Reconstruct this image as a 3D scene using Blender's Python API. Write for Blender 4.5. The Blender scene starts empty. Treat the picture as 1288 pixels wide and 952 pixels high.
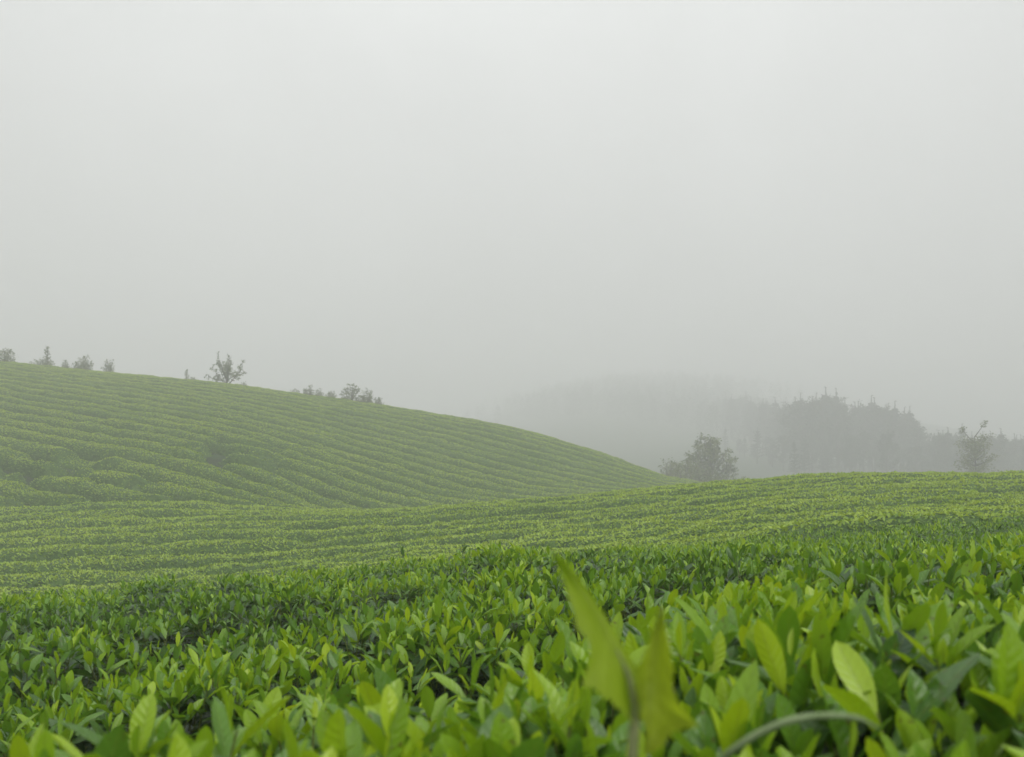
import bpy, math, random
import numpy as np
from mathutils import Vector

rng = np.random.default_rng(7)
random.seed(7)
C = bpy.context.scene.collection
SC = bpy.context.scene
F, U0, Y0 = 1011.0, 644.0, 650.0        # focal length, centre column and eye-level row, in photo pixels
PI = math.pi

# ------------------------------------------------------------------ helpers
def hash2(i, j, seed):
    h = (i.astype(np.int64) * 374761393 + j.astype(np.int64) * 668265263 + seed * 974634777) & 0xffffffff
    h = ((h ^ (h >> 13)) * 1274126177) & 0xffffffff
    h = (h ^ (h >> 16)) & 0xffff
    return h / 65535.0

def vnoise(x, y, seed=0):
    x = np.asarray(x, float); y = np.asarray(y, float)
    i = np.floor(x); j = np.floor(y)
    a = x - i; b = y - j
    a = a * a * (3 - 2 * a); b = b * b * (3 - 2 * b)
    v = (hash2(i, j, seed) * (1 - a) + hash2(i + 1, j, seed) * a) * (1 - b) + \
        (hash2(i, j + 1, seed) * (1 - a) + hash2(i + 1, j + 1, seed) * a) * b
    return v * 2 - 1

def norm(v):
    return v / np.maximum(np.linalg.norm(v, axis=1, keepdims=True), 1e-9)

def tag(o, label=None, cat=None, group=None, kind=None):
    if label: o['label'] = label
    if cat: o['category'] = cat
    if group: o['group'] = group
    if kind: o['kind'] = kind
    return o

def empty(name, loc=(0, 0, 0), rz=0.0):
    o = bpy.data.objects.new(name, None); C.objects.link(o)
    o.empty_display_size = .1
    o.location = loc; o.rotation_euler = (0, 0, rz)
    return o

class MB:
    """collects vertices, quads, leaf attributes and material slots of one mesh"""
    def __init__(s):
        s.v = []; s.f = []; s.a = []; s.m = []; s.n = 0
    def add(s, v, f, attr=None, mat=0):
        v = np.asarray(v, float).reshape(-1, 3); f = np.asarray(f, np.int64).reshape(-1, 4)
        if not len(v): return
        s.v.append(v); s.f.append(f + s.n); s.n += len(v)
        if attr is None: attr = np.tile((.5, 0., .5, .5), (len(v), 1))
        s.a.append(np.asarray(attr, float)); s.m.append(np.full(len(f), mat, np.int32))
    def build(s, name, mats, parent=None, loc=(0, 0, 0), smooth=True):
        v = np.concatenate(s.v) - np.asarray(loc, float); f = np.concatenate(s.f); a = np.concatenate(s.a); m = np.concatenate(s.m)
        me = bpy.data.meshes.new(name)
        me.vertices.add(len(v)); me.vertices.foreach_set('co', v.astype(np.float32).ravel())
        me.loops.add(f.size); me.loops.foreach_set('vertex_index', f.astype(np.int32).ravel())
        me.polygons.add(len(f))
        me.polygons.foreach_set('loop_start', np.arange(0, f.size, 4, dtype=np.int32))
        me.polygons.foreach_set('material_index', m)
        if smooth: me.polygons.foreach_set('use_smooth', np.ones(len(f), bool))
        at = me.attributes.new('leaf', 'FLOAT_VECTOR', 'POINT'); at.data.foreach_set('vector', a[:, :3].astype(np.float32).ravel())
        at = me.attributes.new('age', 'FLOAT', 'POINT'); at.data.foreach_set('value', a[:, 3].astype(np.float32))
        for x in mats: me.materials.append(x)
        me.update(calc_edges=True); me.validate()
        o = bpy.data.objects.new(name, me); C.objects.link(o)
        if parent is not None: o.parent = parent
        else: o.location = loc
        return o

def tube(mb, pts, rad, n=6, mat=0, age=.5):
    pts = np.asarray(pts, float); rad = np.asarray(rad, float)
    t = np.gradient(pts, axis=0); t = norm(t)
    up = np.tile((0.31, .17, .93), (len(pts), 1)); up[np.abs((t * up).sum(1)) > .95] = (1, 0, 0)
    s = norm(np.cross(t, up)); b = np.cross(s, t)
    an = np.arange(n) / n * 2 * PI
    v = pts[:, None] + rad[:, None, None] * (np.cos(an)[None, :, None] * s[:, None] + np.sin(an)[None, :, None] * b[:, None])
    k = np.arange(len(pts) - 1)[:, None] * n; j = np.arange(n)[None]
    f = np.stack([k + j, k + (j + 1) % n, k + n + (j + 1) % n, k + n + j], -1)
    tt = np.repeat(np.linspace(0, 1, len(pts)), n)
    mb.add(v.reshape(-1, 3), f.reshape(-1, 4), np.stack([tt, tt * 0, tt * 0 + .5, tt * 0 + age], 1), mat)

LODS = {0: (np.array([0, .08, .2, .36, .54, .72, .88, 1.]), np.array([-1, -.5, 0, .5, 1.])),
        1: (np.array([0, .14, .38, .64, .86, 1.]), np.array([-1, 0, 1.])),
        2: (np.array([0, .42, 1.]), np.array([-1, 0, 1.]))}

def leaves(mb, P, D, Nn, L, W, fold, curl, age, lod, mat=0):
    """lanceolate leaves: base P, axis D, upper normal Nn"""
    n = len(P)
    if not n: return
    rnd = rng.random(n)
    D = norm(D); S = norm(np.cross(D, Nn)); Nn = np.cross(S, D)
    if lod == 3:      # one diamond
        v = np.stack([P, P + D * (L * .45)[:, None] + S * (W * .5)[:, None], P + D * L[:, None], P + D * (L * .45)[:, None] - S * (W * .5)[:, None]], 1)
        f = np.arange(n * 4).reshape(n, 4)
        a = np.zeros((n, 4, 4)); a[:, :, 0] = (0, .45, 1, .45); a[:, :, 1] = (0, 1, 0, -1); a[:, :, 2] = rnd[:, None]; a[:, :, 3] = age[:, None]
        mb.add(v.reshape(-1, 3), f, a.reshape(-1, 4), mat); return
    T, Sv = LODS[lod]
    prof = np.sin(PI * np.clip(T, 0, 1) ** 1.2) ** .66
    prof[0] = .05; prof[-1] = .0
    if lod == 2: prof = np.array([.08, 1., .0])
    nt, ns = len(T), len(Sv)
    w = (W * .5)[:, None] * prof[None]                                          # n,nt
    lat = w[:, :, None] * Sv[None, None]                                        # n,nt,ns
    ph = rng.random(n) * 6.28
    wav = .10 * np.sin(T[None] * 13 + ph[:, None])[:, :, None] * np.abs(Sv)[None, None] ** 2 * w[:, :, None] if lod < 2 else 0
    up = fold[:, None, None] * np.abs(lat) * (1 - .25 * np.abs(Sv)) + wav - (curl * L)[:, None, None] * (T ** 2)[None, :, None]
    ax = (L[:, None] * T[None])[:, :, None] * np.ones(ns)
    v = P[:, None, None] + ax[..., None] * D[:, None, None] + lat[..., None] * S[:, None, None] + up[..., None] * Nn[:, None, None]
    k = np.arange(nt - 1)[:, None] * ns + np.arange(ns - 1)[None]
    q = np.stack([k, k + 1, k + ns + 1, k + ns], -1).reshape(-1, 4)
    f = (np.arange(n) * nt * ns)[:, None, None] + q[None]
    a = np.zeros((n, nt, ns, 4)); a[..., 0] = T[None, :, None]; a[..., 1] = Sv[None, None]; a[..., 2] = rnd[:, None, None]; a[..., 3] = age[:, None, None]
    mb.add(v.reshape(-1, 3), f.reshape(-1, 4), a.reshape(-1, 4), mat)

# ------------------------------------------------------------------ terrain (tops of the tea canopy)
ctl = []
def cz(u, y, z): ctl.append(((u - U0) / F * y, y, z))
def cp(u, y, py): cz(u, y, (Y0 - py) / F * y)
for a in [(0, 1.1, -.30), (300, .8, -.225), (500, .7, -.185), (900, .6, -.125), (1288, .9, -.10), (-400, 1.5, -.42), (1700, 1, -.08),
          (0, 9, -.97), (300, 9, -.82), (600, 9, -.53), (900, 8, -.30), (1288, 7, -.10), (900, 12, -.30), (-400, 5, -.75), (1700, 5, -.08),
          (0, 17, -1.55), (0, 24, -.72), (240, 17, -1.35), (440, 17, -.95), (640, 17, -.60), (860, 17, -.22), (1050, 20, .48), (1288, 20, .63),
          (240, 24, -.45), (440, 24, -.36), (640, 24, .0), (860, 24, .5),
          (440, 35, .18), (640, 36, .3), (860, 36, 1.2), (1050, 36, 1.5), (1288, 36, 1.55), (1050, 60, 2.3), (1288, 60, 2.3), (860, 45, 1.3),
          (0, 40, 3.4), (0, 50, 6.9), (0, 62, 11.2), (0, 85, 15.0), (0, 110, 13.5), (285, 40, 2.9), (285, 50, 5.9), (285, 62, 9.5), (285, 85, 12.6), (285, 110, 11),
          (480, 40, 1.2), (480, 55, 5.6), (480, 85, 10.2), (480, 110, 8.5), (640, 45, 1.5), (640, 58, 5.1), (640, 82, 7.6), (640, 105, 6),
          (760, 50, 1.9), (760, 80, 4.9), (860, 55, 2.0), (860, 75, 2.5), (960, 62, 2.5), (860, 95, 3.0),
          (-400, 17, -1.6), (-400, 31, .9), (-400, 72, 15), (-400, 110, 14), (1700, 31, 1.8), (1700, 60, 2.2), (1700, 17, .4),
          (1050, 100, 4.0), (1050, 150, 7), (1288, 100, 3.5), (1288, 150, 5), (900, 110, 4.0), (900, 150, 6.5), (760, 130, 4), (640, 140, 4),
          (900, 300, 32), (640, 300, 29), (900, 450, 70), (640, 450, 58), (300, 160, 8), (300, 300, 15), (300, 450, 26), (480, 300, 17), (480, 450, 33), (1288, 450, 45), (0, 160, 9), (0, 300, 18), (1288, 300, 22), (1050, 200, 14), (1288, 200, 9), (-400, 300, 18), (1700, 300, 20),
          (0, 600, 40), (640, 600, 80), (1288, 600, 50)]: cz(*a)
for a in [(0, 2.4, 800), (0, 5, 750), (300, 2.4, 790), (300, 5, 731), (600, 2, 792), (600, 5, 703), (900, 1.2, 790), (900, 2.5, 732), (900, 5, 694),
          (1288, 2, 722), (1288, 4, 684), (1200, 12, 646), (1050, 12, 656), (0, 31, 637), (240, 31, 632), (440, 31, 641), (640, 31, 629), (860, 31, 609),
          (1050, 31, 597), (1288, 31, 594), (0, 72, 454), (285, 72, 482), (480, 71, 509), (640, 69, 536), (760, 66, 570), (860, 62, 604)]: cp(*a)
for th in (110, 180, -180, -110):
    for r, z in ((.9, -.3), (5, -.5), (30, -1.2), (120, -3), (600, -6)):
        ctl.append((math.sin(math.radians(th)) * r, math.cos(math.radians(th)) * r, z))
ctl = np.array(ctl)
def _tl(x, y):
    r = np.maximum(np.hypot(x, y), .55)
    return np.stack([np.arctan2(x, y), np.log(r) * .8], -1), r
_cx, _cr = _tl(ctl[:, 0], ctl[:, 1])
def _ker(a, b):
    d2 = ((a[:, None] - b[None]) ** 2).sum(-1)
    return .5 * d2 * np.log(d2 + 1e-12)
_n = len(ctl)
_A = np.zeros((_n + 3, _n + 3)); _A[:_n, :_n] = _ker(_cx, _cx) + np.eye(_n) * 2e-4
_A[:_n, _n] = 1; _A[:_n, _n + 1:] = _cx; _A[_n, :_n] = 1; _A[_n + 1:, :_n] = _cx.T
_w = np.linalg.solve(_A, np.concatenate([ctl[:, 2] / _cr, np.zeros(3)]))
def Z(x, y):
    x = np.asarray(x, float).ravel(); y = np.asarray(y, float).ravel()
    out = np.empty(len(x))
    for i in range(0, len(x), 40000):
        p, r = _tl(x[i:i + 40000], y[i:i + 40000])
        out[i:i + 40000] = (_ker(p, _cx) @ _w[:_n] + _w[_n] + p @ _w[_n + 1:]) * r
    return out
HED = .72                                           # hedge height above soil
def Z1(x, y): return float(Z([x], [y])[0])

# ------------------------------------------------------------------ materials
def mat(name):
    m = bpy.data.materials.new(name); m.use_nodes = True
    nt = m.node_tree; nt.nodes.clear()
    return m, nt, nt.nodes.new('ShaderNodeOutputMaterial')
def N(nt, t, **kw):
    n = nt.nodes.new(t)
    for k, v in kw.items(): setattr(n, k, v)
    return n
def ramp(nt, stops):
    r = N(nt, 'ShaderNodeValToRGB'); e = r.color_ramp.elements
    while len(e) > 1: e.remove(e[-1])
    e[0].position = stops[0][0]; e[0].color = (*stops[0][1], 1)
    for p, c in stops[1:]:
        x = e.new(p); x.color = (*c, 1)
    return r
def math_(nt, op, a, b=None):
    n = N(nt, 'ShaderNodeMath', operation=op)
    for i, v in enumerate((a, b)):
        if v is None: continue
        if isinstance(v, (int, float)): n.inputs[i].default_value = v
        else: nt.links.new(v, n.inputs[i])
    return n.outputs[0]
def mixc(nt, fac, a, b, mode='MIX'):
    n = N(nt, 'ShaderNodeMix', data_type='RGBA', blend_type=mode)
    for i, v in ((0, fac), (6, a), (7, b)):
        if isinstance(v, (int, float)): n.inputs[i].default_value = v
        elif isinstance(v, tuple): n.inputs[i].default_value = (*v, 1)
        else: nt.links.new(v, n.inputs[i])
    return n.outputs[2]

def leaf_material(name, stops, rough=.38, trans=.35, veins=True, spec=.5, warm=(1.25, 1.15, .45), rad=.35):
    """leaf colour from its age (0 young, 1 mature), its own random number and a midrib"""
    m, nt, out = mat(name)
    at = N(nt, 'ShaderNodeAttribute', attribute_name='leaf'); ag = N(nt, 'ShaderNodeAttribute', attribute_name='age')
    sep = N(nt, 'ShaderNodeSeparateXYZ'); nt.links.new(at.outputs['Vector'], sep.inputs[0])
    v = math_(nt, 'ADD', ag.outputs['Fac'], math_(nt, 'MULTIPLY', math_(nt, 'SUBTRACT', sep.outputs['Z'], .5), rad))
    r = ramp(nt, stops); nt.links.new(v, r.inputs[0]); col = r.outputs[0]
    geo = N(nt, 'ShaderNodeNewGeometry')
    nz = N(nt, 'ShaderNodeTexNoise'); nz.inputs['Scale'].default_value = 60; nz.inputs['Detail'].default_value = 3
    nt.links.new(geo.outputs['Position'], nz.inputs['Vector'])
    col = mixc(nt, math_(nt, 'MULTIPLY', nz.outputs['Fac'], .35), col, (.5, .5, .5), 'SOFT_LIGHT')
    bs = N(nt, 'ShaderNodeBsdfPrincipled')
    if veins:
        sn = N(nt, 'ShaderNodeTexNoise'); sn.inputs['Scale'].default_value = 150; sn.inputs['Detail'].default_value = 2; nt.links.new(geo.outputs['Position'], sn.inputs['Vector'])
        sr = ramp(nt, [(.63, (0, 0, 0)), (.69, (1, 1, 1))]); nt.links.new(sn.outputs['Fac'], sr.inputs[0])
        old = math_(nt, 'GREATER_THAN', sep.outputs['Z'], .72)
        col = mixc(nt, math_(nt, 'MULTIPLY', math_(nt, 'MULTIPLY', sr.outputs[0], old), .7), col, (.11, .075, .02))      # blemishes on some leaves
        aS = math_(nt, 'ABSOLUTE', sep.outputs['Y'])
        rib = ramp(nt, [(0, (1, 1, 1)), (.10, (.25, .25, .25)), (.2, (0, 0, 0))]); nt.links.new(aS, rib.inputs[0])
        col = mixc(nt, math_(nt, 'MULTIPLY', rib.outputs[0], .30), col, (.20, .27, .05))
        s1 = math_(nt, 'SINE', math_(nt, 'MULTIPLY', math_(nt, 'SUBTRACT', sep.outputs['X'], math_(nt, 'MULTIPLY', aS, .16)), 52.))
        bp = N(nt, 'ShaderNodeBump'); bp.inputs['Strength'].default_value = .22; bp.inputs['Distance'].default_value = .0012
        nt.links.new(math_(nt, 'ADD', s1, math_(nt, 'MULTIPLY', rib.outputs[0], -1.5)), bp.inputs['Height']); nt.links.new(bp.outputs[0], bs.inputs['Normal'])
    nt.links.new(col, bs.inputs['Base Color'])
    bs.inputs['Roughness'].default_value = rough; bs.inputs['Specular IOR Level'].default_value = spec
    tr = N(nt, 'ShaderNodeBsdfTranslucent'); nt.links.new(mixc(nt, 1., col, warm, 'MULTIPLY'), tr.inputs['Color'])
    mx = N(nt, 'ShaderNodeMixShader'); mx.inputs[0].default_value = trans
    nt.links.new(bs.outputs[0], mx.inputs[1]); nt.links.new(tr.outputs[0], mx.inputs[2]); nt.links.new(mx.outputs[0], out.inputs[0])
    return m

def mottled(name, c1, c2, scale, rough=.85, bump=.0, dist=.05, detail=5):
    m, nt, out = mat(name)
    geo = N(nt, 'ShaderNodeNewGeometry')
    nz = N(nt, 'ShaderNodeTexNoise'); nz.inputs['Scale'].default_value = scale; nz.inputs['Detail'].default_value = detail; nz.inputs['Roughness'].default_value = .65
    nt.links.new(geo.outputs['Position'], nz.inputs['Vector'])
    r = ramp(nt, [(.32, c1), (.68, c2)]); nt.links.new(nz.outputs['Fac'], r.inputs[0])
    bs = N(nt, 'ShaderNodeBsdfPrincipled'); nt.links.new(r.outputs[0], bs.inputs['Base Color']); bs.inputs['Roughness'].default_value = rough
    bs.inputs['Specular IOR Level'].default_value = .2
    if bump:
        bp = N(nt, 'ShaderNodeBump'); bp.inputs['Strength'].default_value = bump; bp.inputs['Distance'].default_value = dist
        nt.links.new(nz.outputs['Fac'], bp.inputs['Height']); nt.links.new(bp.outputs[0], bs.inputs['Normal'])
    nt.links.new(bs.outputs[0], out.inputs[0])
    return m

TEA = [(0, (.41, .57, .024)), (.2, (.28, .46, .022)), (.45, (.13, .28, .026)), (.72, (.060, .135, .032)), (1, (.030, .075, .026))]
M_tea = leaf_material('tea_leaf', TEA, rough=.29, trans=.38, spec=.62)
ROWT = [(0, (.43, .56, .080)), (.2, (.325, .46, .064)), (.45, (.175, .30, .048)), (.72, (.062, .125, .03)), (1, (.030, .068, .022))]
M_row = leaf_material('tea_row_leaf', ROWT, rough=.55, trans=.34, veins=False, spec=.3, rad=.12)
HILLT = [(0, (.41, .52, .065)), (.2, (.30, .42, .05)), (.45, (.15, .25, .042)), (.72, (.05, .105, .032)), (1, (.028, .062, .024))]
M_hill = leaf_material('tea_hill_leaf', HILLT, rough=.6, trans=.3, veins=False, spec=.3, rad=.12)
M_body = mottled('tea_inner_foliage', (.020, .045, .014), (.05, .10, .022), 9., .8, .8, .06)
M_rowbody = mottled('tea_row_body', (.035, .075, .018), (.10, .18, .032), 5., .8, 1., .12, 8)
M_twig = mottled('tea_twig', (.10, .13, .03), (.16, .20, .04), 40., .6)
M_bark = mottled('tree_bark', (.05, .042, .033), (.11, .095, .075), 12., .9, .5, .02)
M_tree = leaf_material('tree_leaf', [(0, (.23, .27, .13)), (.5, (.14, .17, .08)), (1, (.055, .085, .04))], rough=.6, trans=.3, veins=False, spec=.25)  # leaf colours lightened, standing in for thicker haze over these trees
M_pine = leaf_material('wood_leaf', [(0, (.06, .09, .035)), (1, (.018, .035, .018))], rough=.7, trans=.15, veins=False, spec=.2)
M_weed = leaf_material('weed_leaf', [(0, (.46, .50, .05)), (.5, (.36, .49, .037)), (1, (.16, .28, .04))], rough=.55, warm=(1.02, 1.12, .5), trans=.585, veins=True, spec=.3)
M_weedstem = mottled('weed_stem', (.15, .20, .06), (.24, .25, .12), 60., .6)
M_grass = mottled('grass_stem', (.15, .21, .09), (.23, .29, .15), 50., .5)
M_soil = mottled('soil_and_grass', (.020, .028, .012), (.042, .085, .022), .9, .95, .6, .1, 9)

# ------------------------------------------------------------------ ground sheet
def ground():
    rr = np.concatenate([[.02], np.geomspace(.3, 640, 190)]); th = np.linspace(-PI, PI, 321)[:-1]
    R, T = np.meshgrid(rr, th, indexing='ij')
    x = (R * np.sin(T)).ravel(); y = (R * np.cos(T)).ravel()
    z = Z(x, y) - HED + .05 * vnoise(x * 1.3, y * 1.3, 5)
    n = len(th)
    k = np.arange(len(rr) - 1)[:, None] * n; j = np.arange(n)[None]
    f = np.stack([k + j, k + n + j, k + n + (j + 1) % n, k + (j + 1) % n], -1)
    mb = MB(); mb.add(np.stack([x, y, z], 1), f.reshape(-1, 4))
    o = mb.build('ground', [M_soil]); tag(o, 'dark soil and grass of the tea hills', 'ground', kind='structure')
ground()

# ------------------------------------------------------------------ tea hedges near the camera
def gap_line(x):
    d = x + .67
    return 1.14 + .75 * d + np.where(d > 0, .10 * d * d, 0), .75 + np.where(d > 0, .2 * d, 0)
def qcoord(x, y):
    f, fp = gap_line(x)
    return (y - f) / np.sqrt(1 + fp * fp), fp
BANDS = [(-1.55, -.13), (.13, 1.42), (1.60, 2.98), (3.14, 4.62), (4.78, 6.2)]
YMAX = 10.3
NEARLAB = ['nearest tea hedge along the bottom edge, with large soft bright leaves around the weed',
           'second tea hedge, just beyond the dark gap at lower left',
           'third tea hedge from the camera, its crest cutting across the pale field',
           'fourth tea hedge from the camera, running to the left edge below the valley field',
           'fifth tea hedge from the camera, low strip at the foot of the valley field']

def near_hedges():
    th = math.radians(43)
    n = 170000
    # sample the fan: density falls with distance
    r = .42 + (11.5 - .42) * rng.random(n) ** 1.35
    a = (rng.random(n) * 2 - 1) * th
    dens = 1050 / (1 + (r / 3.0) ** 1.4) * (1 + .35 * (r < 1.7))
    p_s = n / (2 * th) / (11.08 * 1.35) * ((r - .42) / 11.08 + 1e-6) ** (1 / 1.35 - 1) / r     # samples per m2
    keep = rng.random(n) < dens / p_s
    keep &= ~((vnoise(r * np.sin(a) * 4.5, r * np.cos(a) * 4.5, 14) < -.24) & (rng.random(n) < .78))
    r, a = r[keep], a[keep]
    x, y = r * np.sin(a), r * np.cos(a)
    q, fp = qcoord(x, y)
    qn = .09 * vnoise(x * 1.6, y * 1.6, 31) * np.clip(1.2 - .4 * x, .2, 1)
    gs_ = .125 * np.clip((x + .2) / 1.4, 0, 1) - .13 * np.clip((-x - .1) / .4, 0, 1)             # the paths close up to the right
    zc = Z(x, y)
    for bi, (q0, q1) in enumerate(BANDS):
        lim = YMAX if bi < 4 else 8.5
        m = (q > q0 + qn - gs_) & (q < q1 + qn + gs_) & (y < lim)
        if bi == 4: m &= y > 3
        X, Y, Q, FP, ZC, R = x[m], y[m], q[m], fp[m], zc[m], r[m]
        if len(X) < 10: continue
        c = np.clip((Q - qn[m] - (q0 + q1) / 2) / ((q1 - q0) / 2), -1, 1)
        # some of the shoots near the edge go down the side of the hedge
        side = np.clip((np.abs(c) - .86) / .14, 0, 1) * np.clip(1 - 6.4 * gs_[m], .2, 1)
        drop = (.17 * np.abs(c) ** 6 + side * rng.random(len(X)) * .42) * np.clip(1 - 6.4 * gs_[m], .2, 1.3)
        nx = -FP / np.sqrt(1 + FP ** 2); ny = 1 / np.sqrt(1 + FP ** 2)
        out = np.stack([nx * np.sign(c), ny * np.sign(c), 0 * nx], 1)
        und = .055 * vnoise(X * 2.3, Y * 2.3, 11) + .042 * vnoise(X * 6, Y * 6, 12)
        zt = ZC + und - drop - .065
        flush = np.clip(.5 + .6 * vnoise(X * 1.5, Y * 1.5, 21) + .5 * (rng.random(len(X)) - .5), 0, 1)
        if bi == 0: flush = np.clip(flush + .22, 0, 1)
        root = empty('tea_hedge', (0, 0, 0))
        mid = len(X) // 2
        by = np.argsort(R)[0]
        root.location = (float(np.median(X)), float(np.median(Y)), float(Z1(np.median(X), np.median(Y)) - HED))
        rl = np.array(root.location)
        tag(root, NEARLAB[bi], 'hedge', 'tea hedges close to the camera')
        lf = MB(); st = MB()
        base = np.stack([X, Y, zt], 1)
        tilt = rng.normal(0, .20, (len(X), 3)); tilt[:, 2] = 0
        axis = norm(np.array([0, 0, 1.]) + tilt + out * (side * (.5 + .5 * rng.random(len(X))))[:, None])
        gs = (.62 + .36 * rng.random(len(X))) * (1 + .25 * (flush - .5)) * np.where(R < 1.5, 1 + .05 * np.clip((1.5 - R) / .6, 0, 1), 1)
        h1 = np.where(np.abs(axis[:, :1]) < .9, np.array([[1., 0, 0]]), np.array([[0, 1., 0]]))
        e1 = norm(np.cross(axis, h1)); e2 = np.cross(axis, e1)
        hgt = (.02 + .055 * flush * rng.random(len(X))) * gs
        # keep the lens clear
        topz = base[:, 2] + hgt + .07
        lim_el = np.interp(R, [.42, .6, .85, 1.3, 1.8], [-.30, -.20, -.115, -.075, -.05])
        big = (rng.random(len(X)) < .13) & (R > .62) & (R < 1.5) & (X > -.1) if bi == 0 else np.zeros(len(X), bool)
        lim_el = lim_el + .045 * big; gs = gs * np.where(big, 1.3, 1.); flush = np.where(big, np.maximum(flush, .75), flush)
        base[:, 2] -= np.where(R < 1.8, np.maximum(0, topz - lim_el * np.maximum(Y, .1)), 0)
        ok = R > .42
        az0 = rng.random(len(X)) * 6.28
        incs = np.radians([6, 15, 30, 45, 60, 78]); lens = [.030, .050, .064, .072, .078, .078]; offs = [.0, -.004, -.016, -.030, -.046, -.062]
        for j in range(6):
            sel = ok & (rng.random(len(X)) < (.85, .95, .95, .95, .9, .8)[j])
            if j == 0: sel &= flush > .3
            ai = az0 + 2.4 * j + rng.normal(0, .25, len(X))
            inc = incs[j] + rng.normal(0, .21, len(X))
            hdir = e1 * np.cos(ai)[:, None] + e2 * np.sin(ai)[:, None]
            d = hdir * np.sin(inc)[:, None] + axis * np.cos(inc)[:, None]
            nn = -hdir * np.cos(inc)[:, None] + axis * np.sin(inc)[:, None] + rng.normal(0, .22, (len(X), 3))
            P = base + axis * (hgt + offs[j])[:, None] + hdir * .003
            L = lens[j] * gs * (.85 + .35 * rng.random(len(X)))
            W = L * (.26 if j == 0 else .345) * np.where(big, .82, 1.) * (.85 + .3 * rng.random(len(X)))
            fold = np.full(len(X), .9 if j == 0 else (.55 if j < 3 else .25)) + rng.normal(0, .1, len(X))
            curl = np.full(len(X), .04 if j < 2 else .14) + rng.normal(0, .06, len(X))
            age = np.clip(.02 + .125 * j + .30 * (1 - flush) + .45 * side + rng.normal(0, .07, len(X)), .0, 1.1)  # side leaves are mature, and aged further to put gap shade into their colour
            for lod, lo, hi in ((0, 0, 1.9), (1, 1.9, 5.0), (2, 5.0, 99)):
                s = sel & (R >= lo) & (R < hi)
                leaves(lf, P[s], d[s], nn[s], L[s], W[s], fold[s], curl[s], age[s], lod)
        # mature leaves under the shoots
        rep = 2
        X2 = np.repeat(X, rep) + rng.normal(0, .03, len(X) * rep); Y2 = np.repeat(Y, rep) + rng.normal(0, .03, len(X) * rep)
        R2 = np.hypot(X2, Y2)
        Z2 = np.repeat(zt, rep) - .02 - .13 * rng.random(len(X2))
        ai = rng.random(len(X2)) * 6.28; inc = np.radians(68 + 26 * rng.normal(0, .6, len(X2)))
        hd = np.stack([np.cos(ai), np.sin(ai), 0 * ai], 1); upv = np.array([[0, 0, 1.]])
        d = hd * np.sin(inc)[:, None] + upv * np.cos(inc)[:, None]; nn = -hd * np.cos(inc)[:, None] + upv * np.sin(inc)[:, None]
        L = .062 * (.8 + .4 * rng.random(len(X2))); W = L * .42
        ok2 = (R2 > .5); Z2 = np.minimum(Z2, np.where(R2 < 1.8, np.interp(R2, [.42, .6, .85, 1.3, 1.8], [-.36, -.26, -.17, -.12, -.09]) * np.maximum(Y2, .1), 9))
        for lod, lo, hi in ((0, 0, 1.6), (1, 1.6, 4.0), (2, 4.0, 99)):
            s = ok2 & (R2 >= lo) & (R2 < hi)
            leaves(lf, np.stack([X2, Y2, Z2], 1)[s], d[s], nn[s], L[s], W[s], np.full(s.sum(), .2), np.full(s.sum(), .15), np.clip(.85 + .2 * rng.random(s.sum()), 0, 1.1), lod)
        # stems of the near shoots
        s = ok & (R < 4.5)
        if s.sum() > 60:
            B0 = base[s] - axis[s] * .16; B1 = base[s] + axis[s] * (hgt[s] + .002)[:, None]
            ns = len(B0); ang = np.arange(3) * 2.094
            ring = np.cos(ang)[None, :, None] * e1[s][:, None] + np.sin(ang)[None, :, None] * e2[s][:, None]
            v = np.concatenate([B0[:, None] + ring * .0022, B1[:, None] + ring * .0012], 1)
            jq = np.array([[0, 1, 4, 3], [1, 2, 5, 4], [2, 0, 3, 5]])
            f = (np.arange(ns) * 6)[:, None, None] + jq[None]
            st.add(v.reshape(-1, 3), f.reshape(-1, 4))
            st.build('stems', [M_twig], root, rl)
        lf.build('foliage', [M_tea], root, rl)
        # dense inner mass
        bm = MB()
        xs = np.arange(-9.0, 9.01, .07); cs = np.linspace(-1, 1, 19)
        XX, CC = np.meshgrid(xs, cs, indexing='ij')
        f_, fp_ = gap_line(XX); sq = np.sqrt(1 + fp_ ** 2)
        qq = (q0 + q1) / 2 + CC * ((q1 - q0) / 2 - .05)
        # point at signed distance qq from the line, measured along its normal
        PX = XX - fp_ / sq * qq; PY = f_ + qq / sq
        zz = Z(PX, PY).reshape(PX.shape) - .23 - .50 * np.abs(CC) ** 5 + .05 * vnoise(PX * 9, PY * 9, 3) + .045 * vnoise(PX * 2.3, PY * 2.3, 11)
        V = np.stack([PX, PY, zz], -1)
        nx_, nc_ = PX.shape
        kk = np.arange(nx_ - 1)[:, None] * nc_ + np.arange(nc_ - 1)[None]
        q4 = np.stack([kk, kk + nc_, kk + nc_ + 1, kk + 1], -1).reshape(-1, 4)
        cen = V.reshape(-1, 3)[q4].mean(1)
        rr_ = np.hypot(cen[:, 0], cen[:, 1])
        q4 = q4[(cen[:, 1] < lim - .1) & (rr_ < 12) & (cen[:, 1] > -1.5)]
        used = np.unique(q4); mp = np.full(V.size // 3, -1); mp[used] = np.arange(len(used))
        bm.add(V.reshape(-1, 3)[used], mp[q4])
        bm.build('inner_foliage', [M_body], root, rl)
near_hedges()

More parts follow.
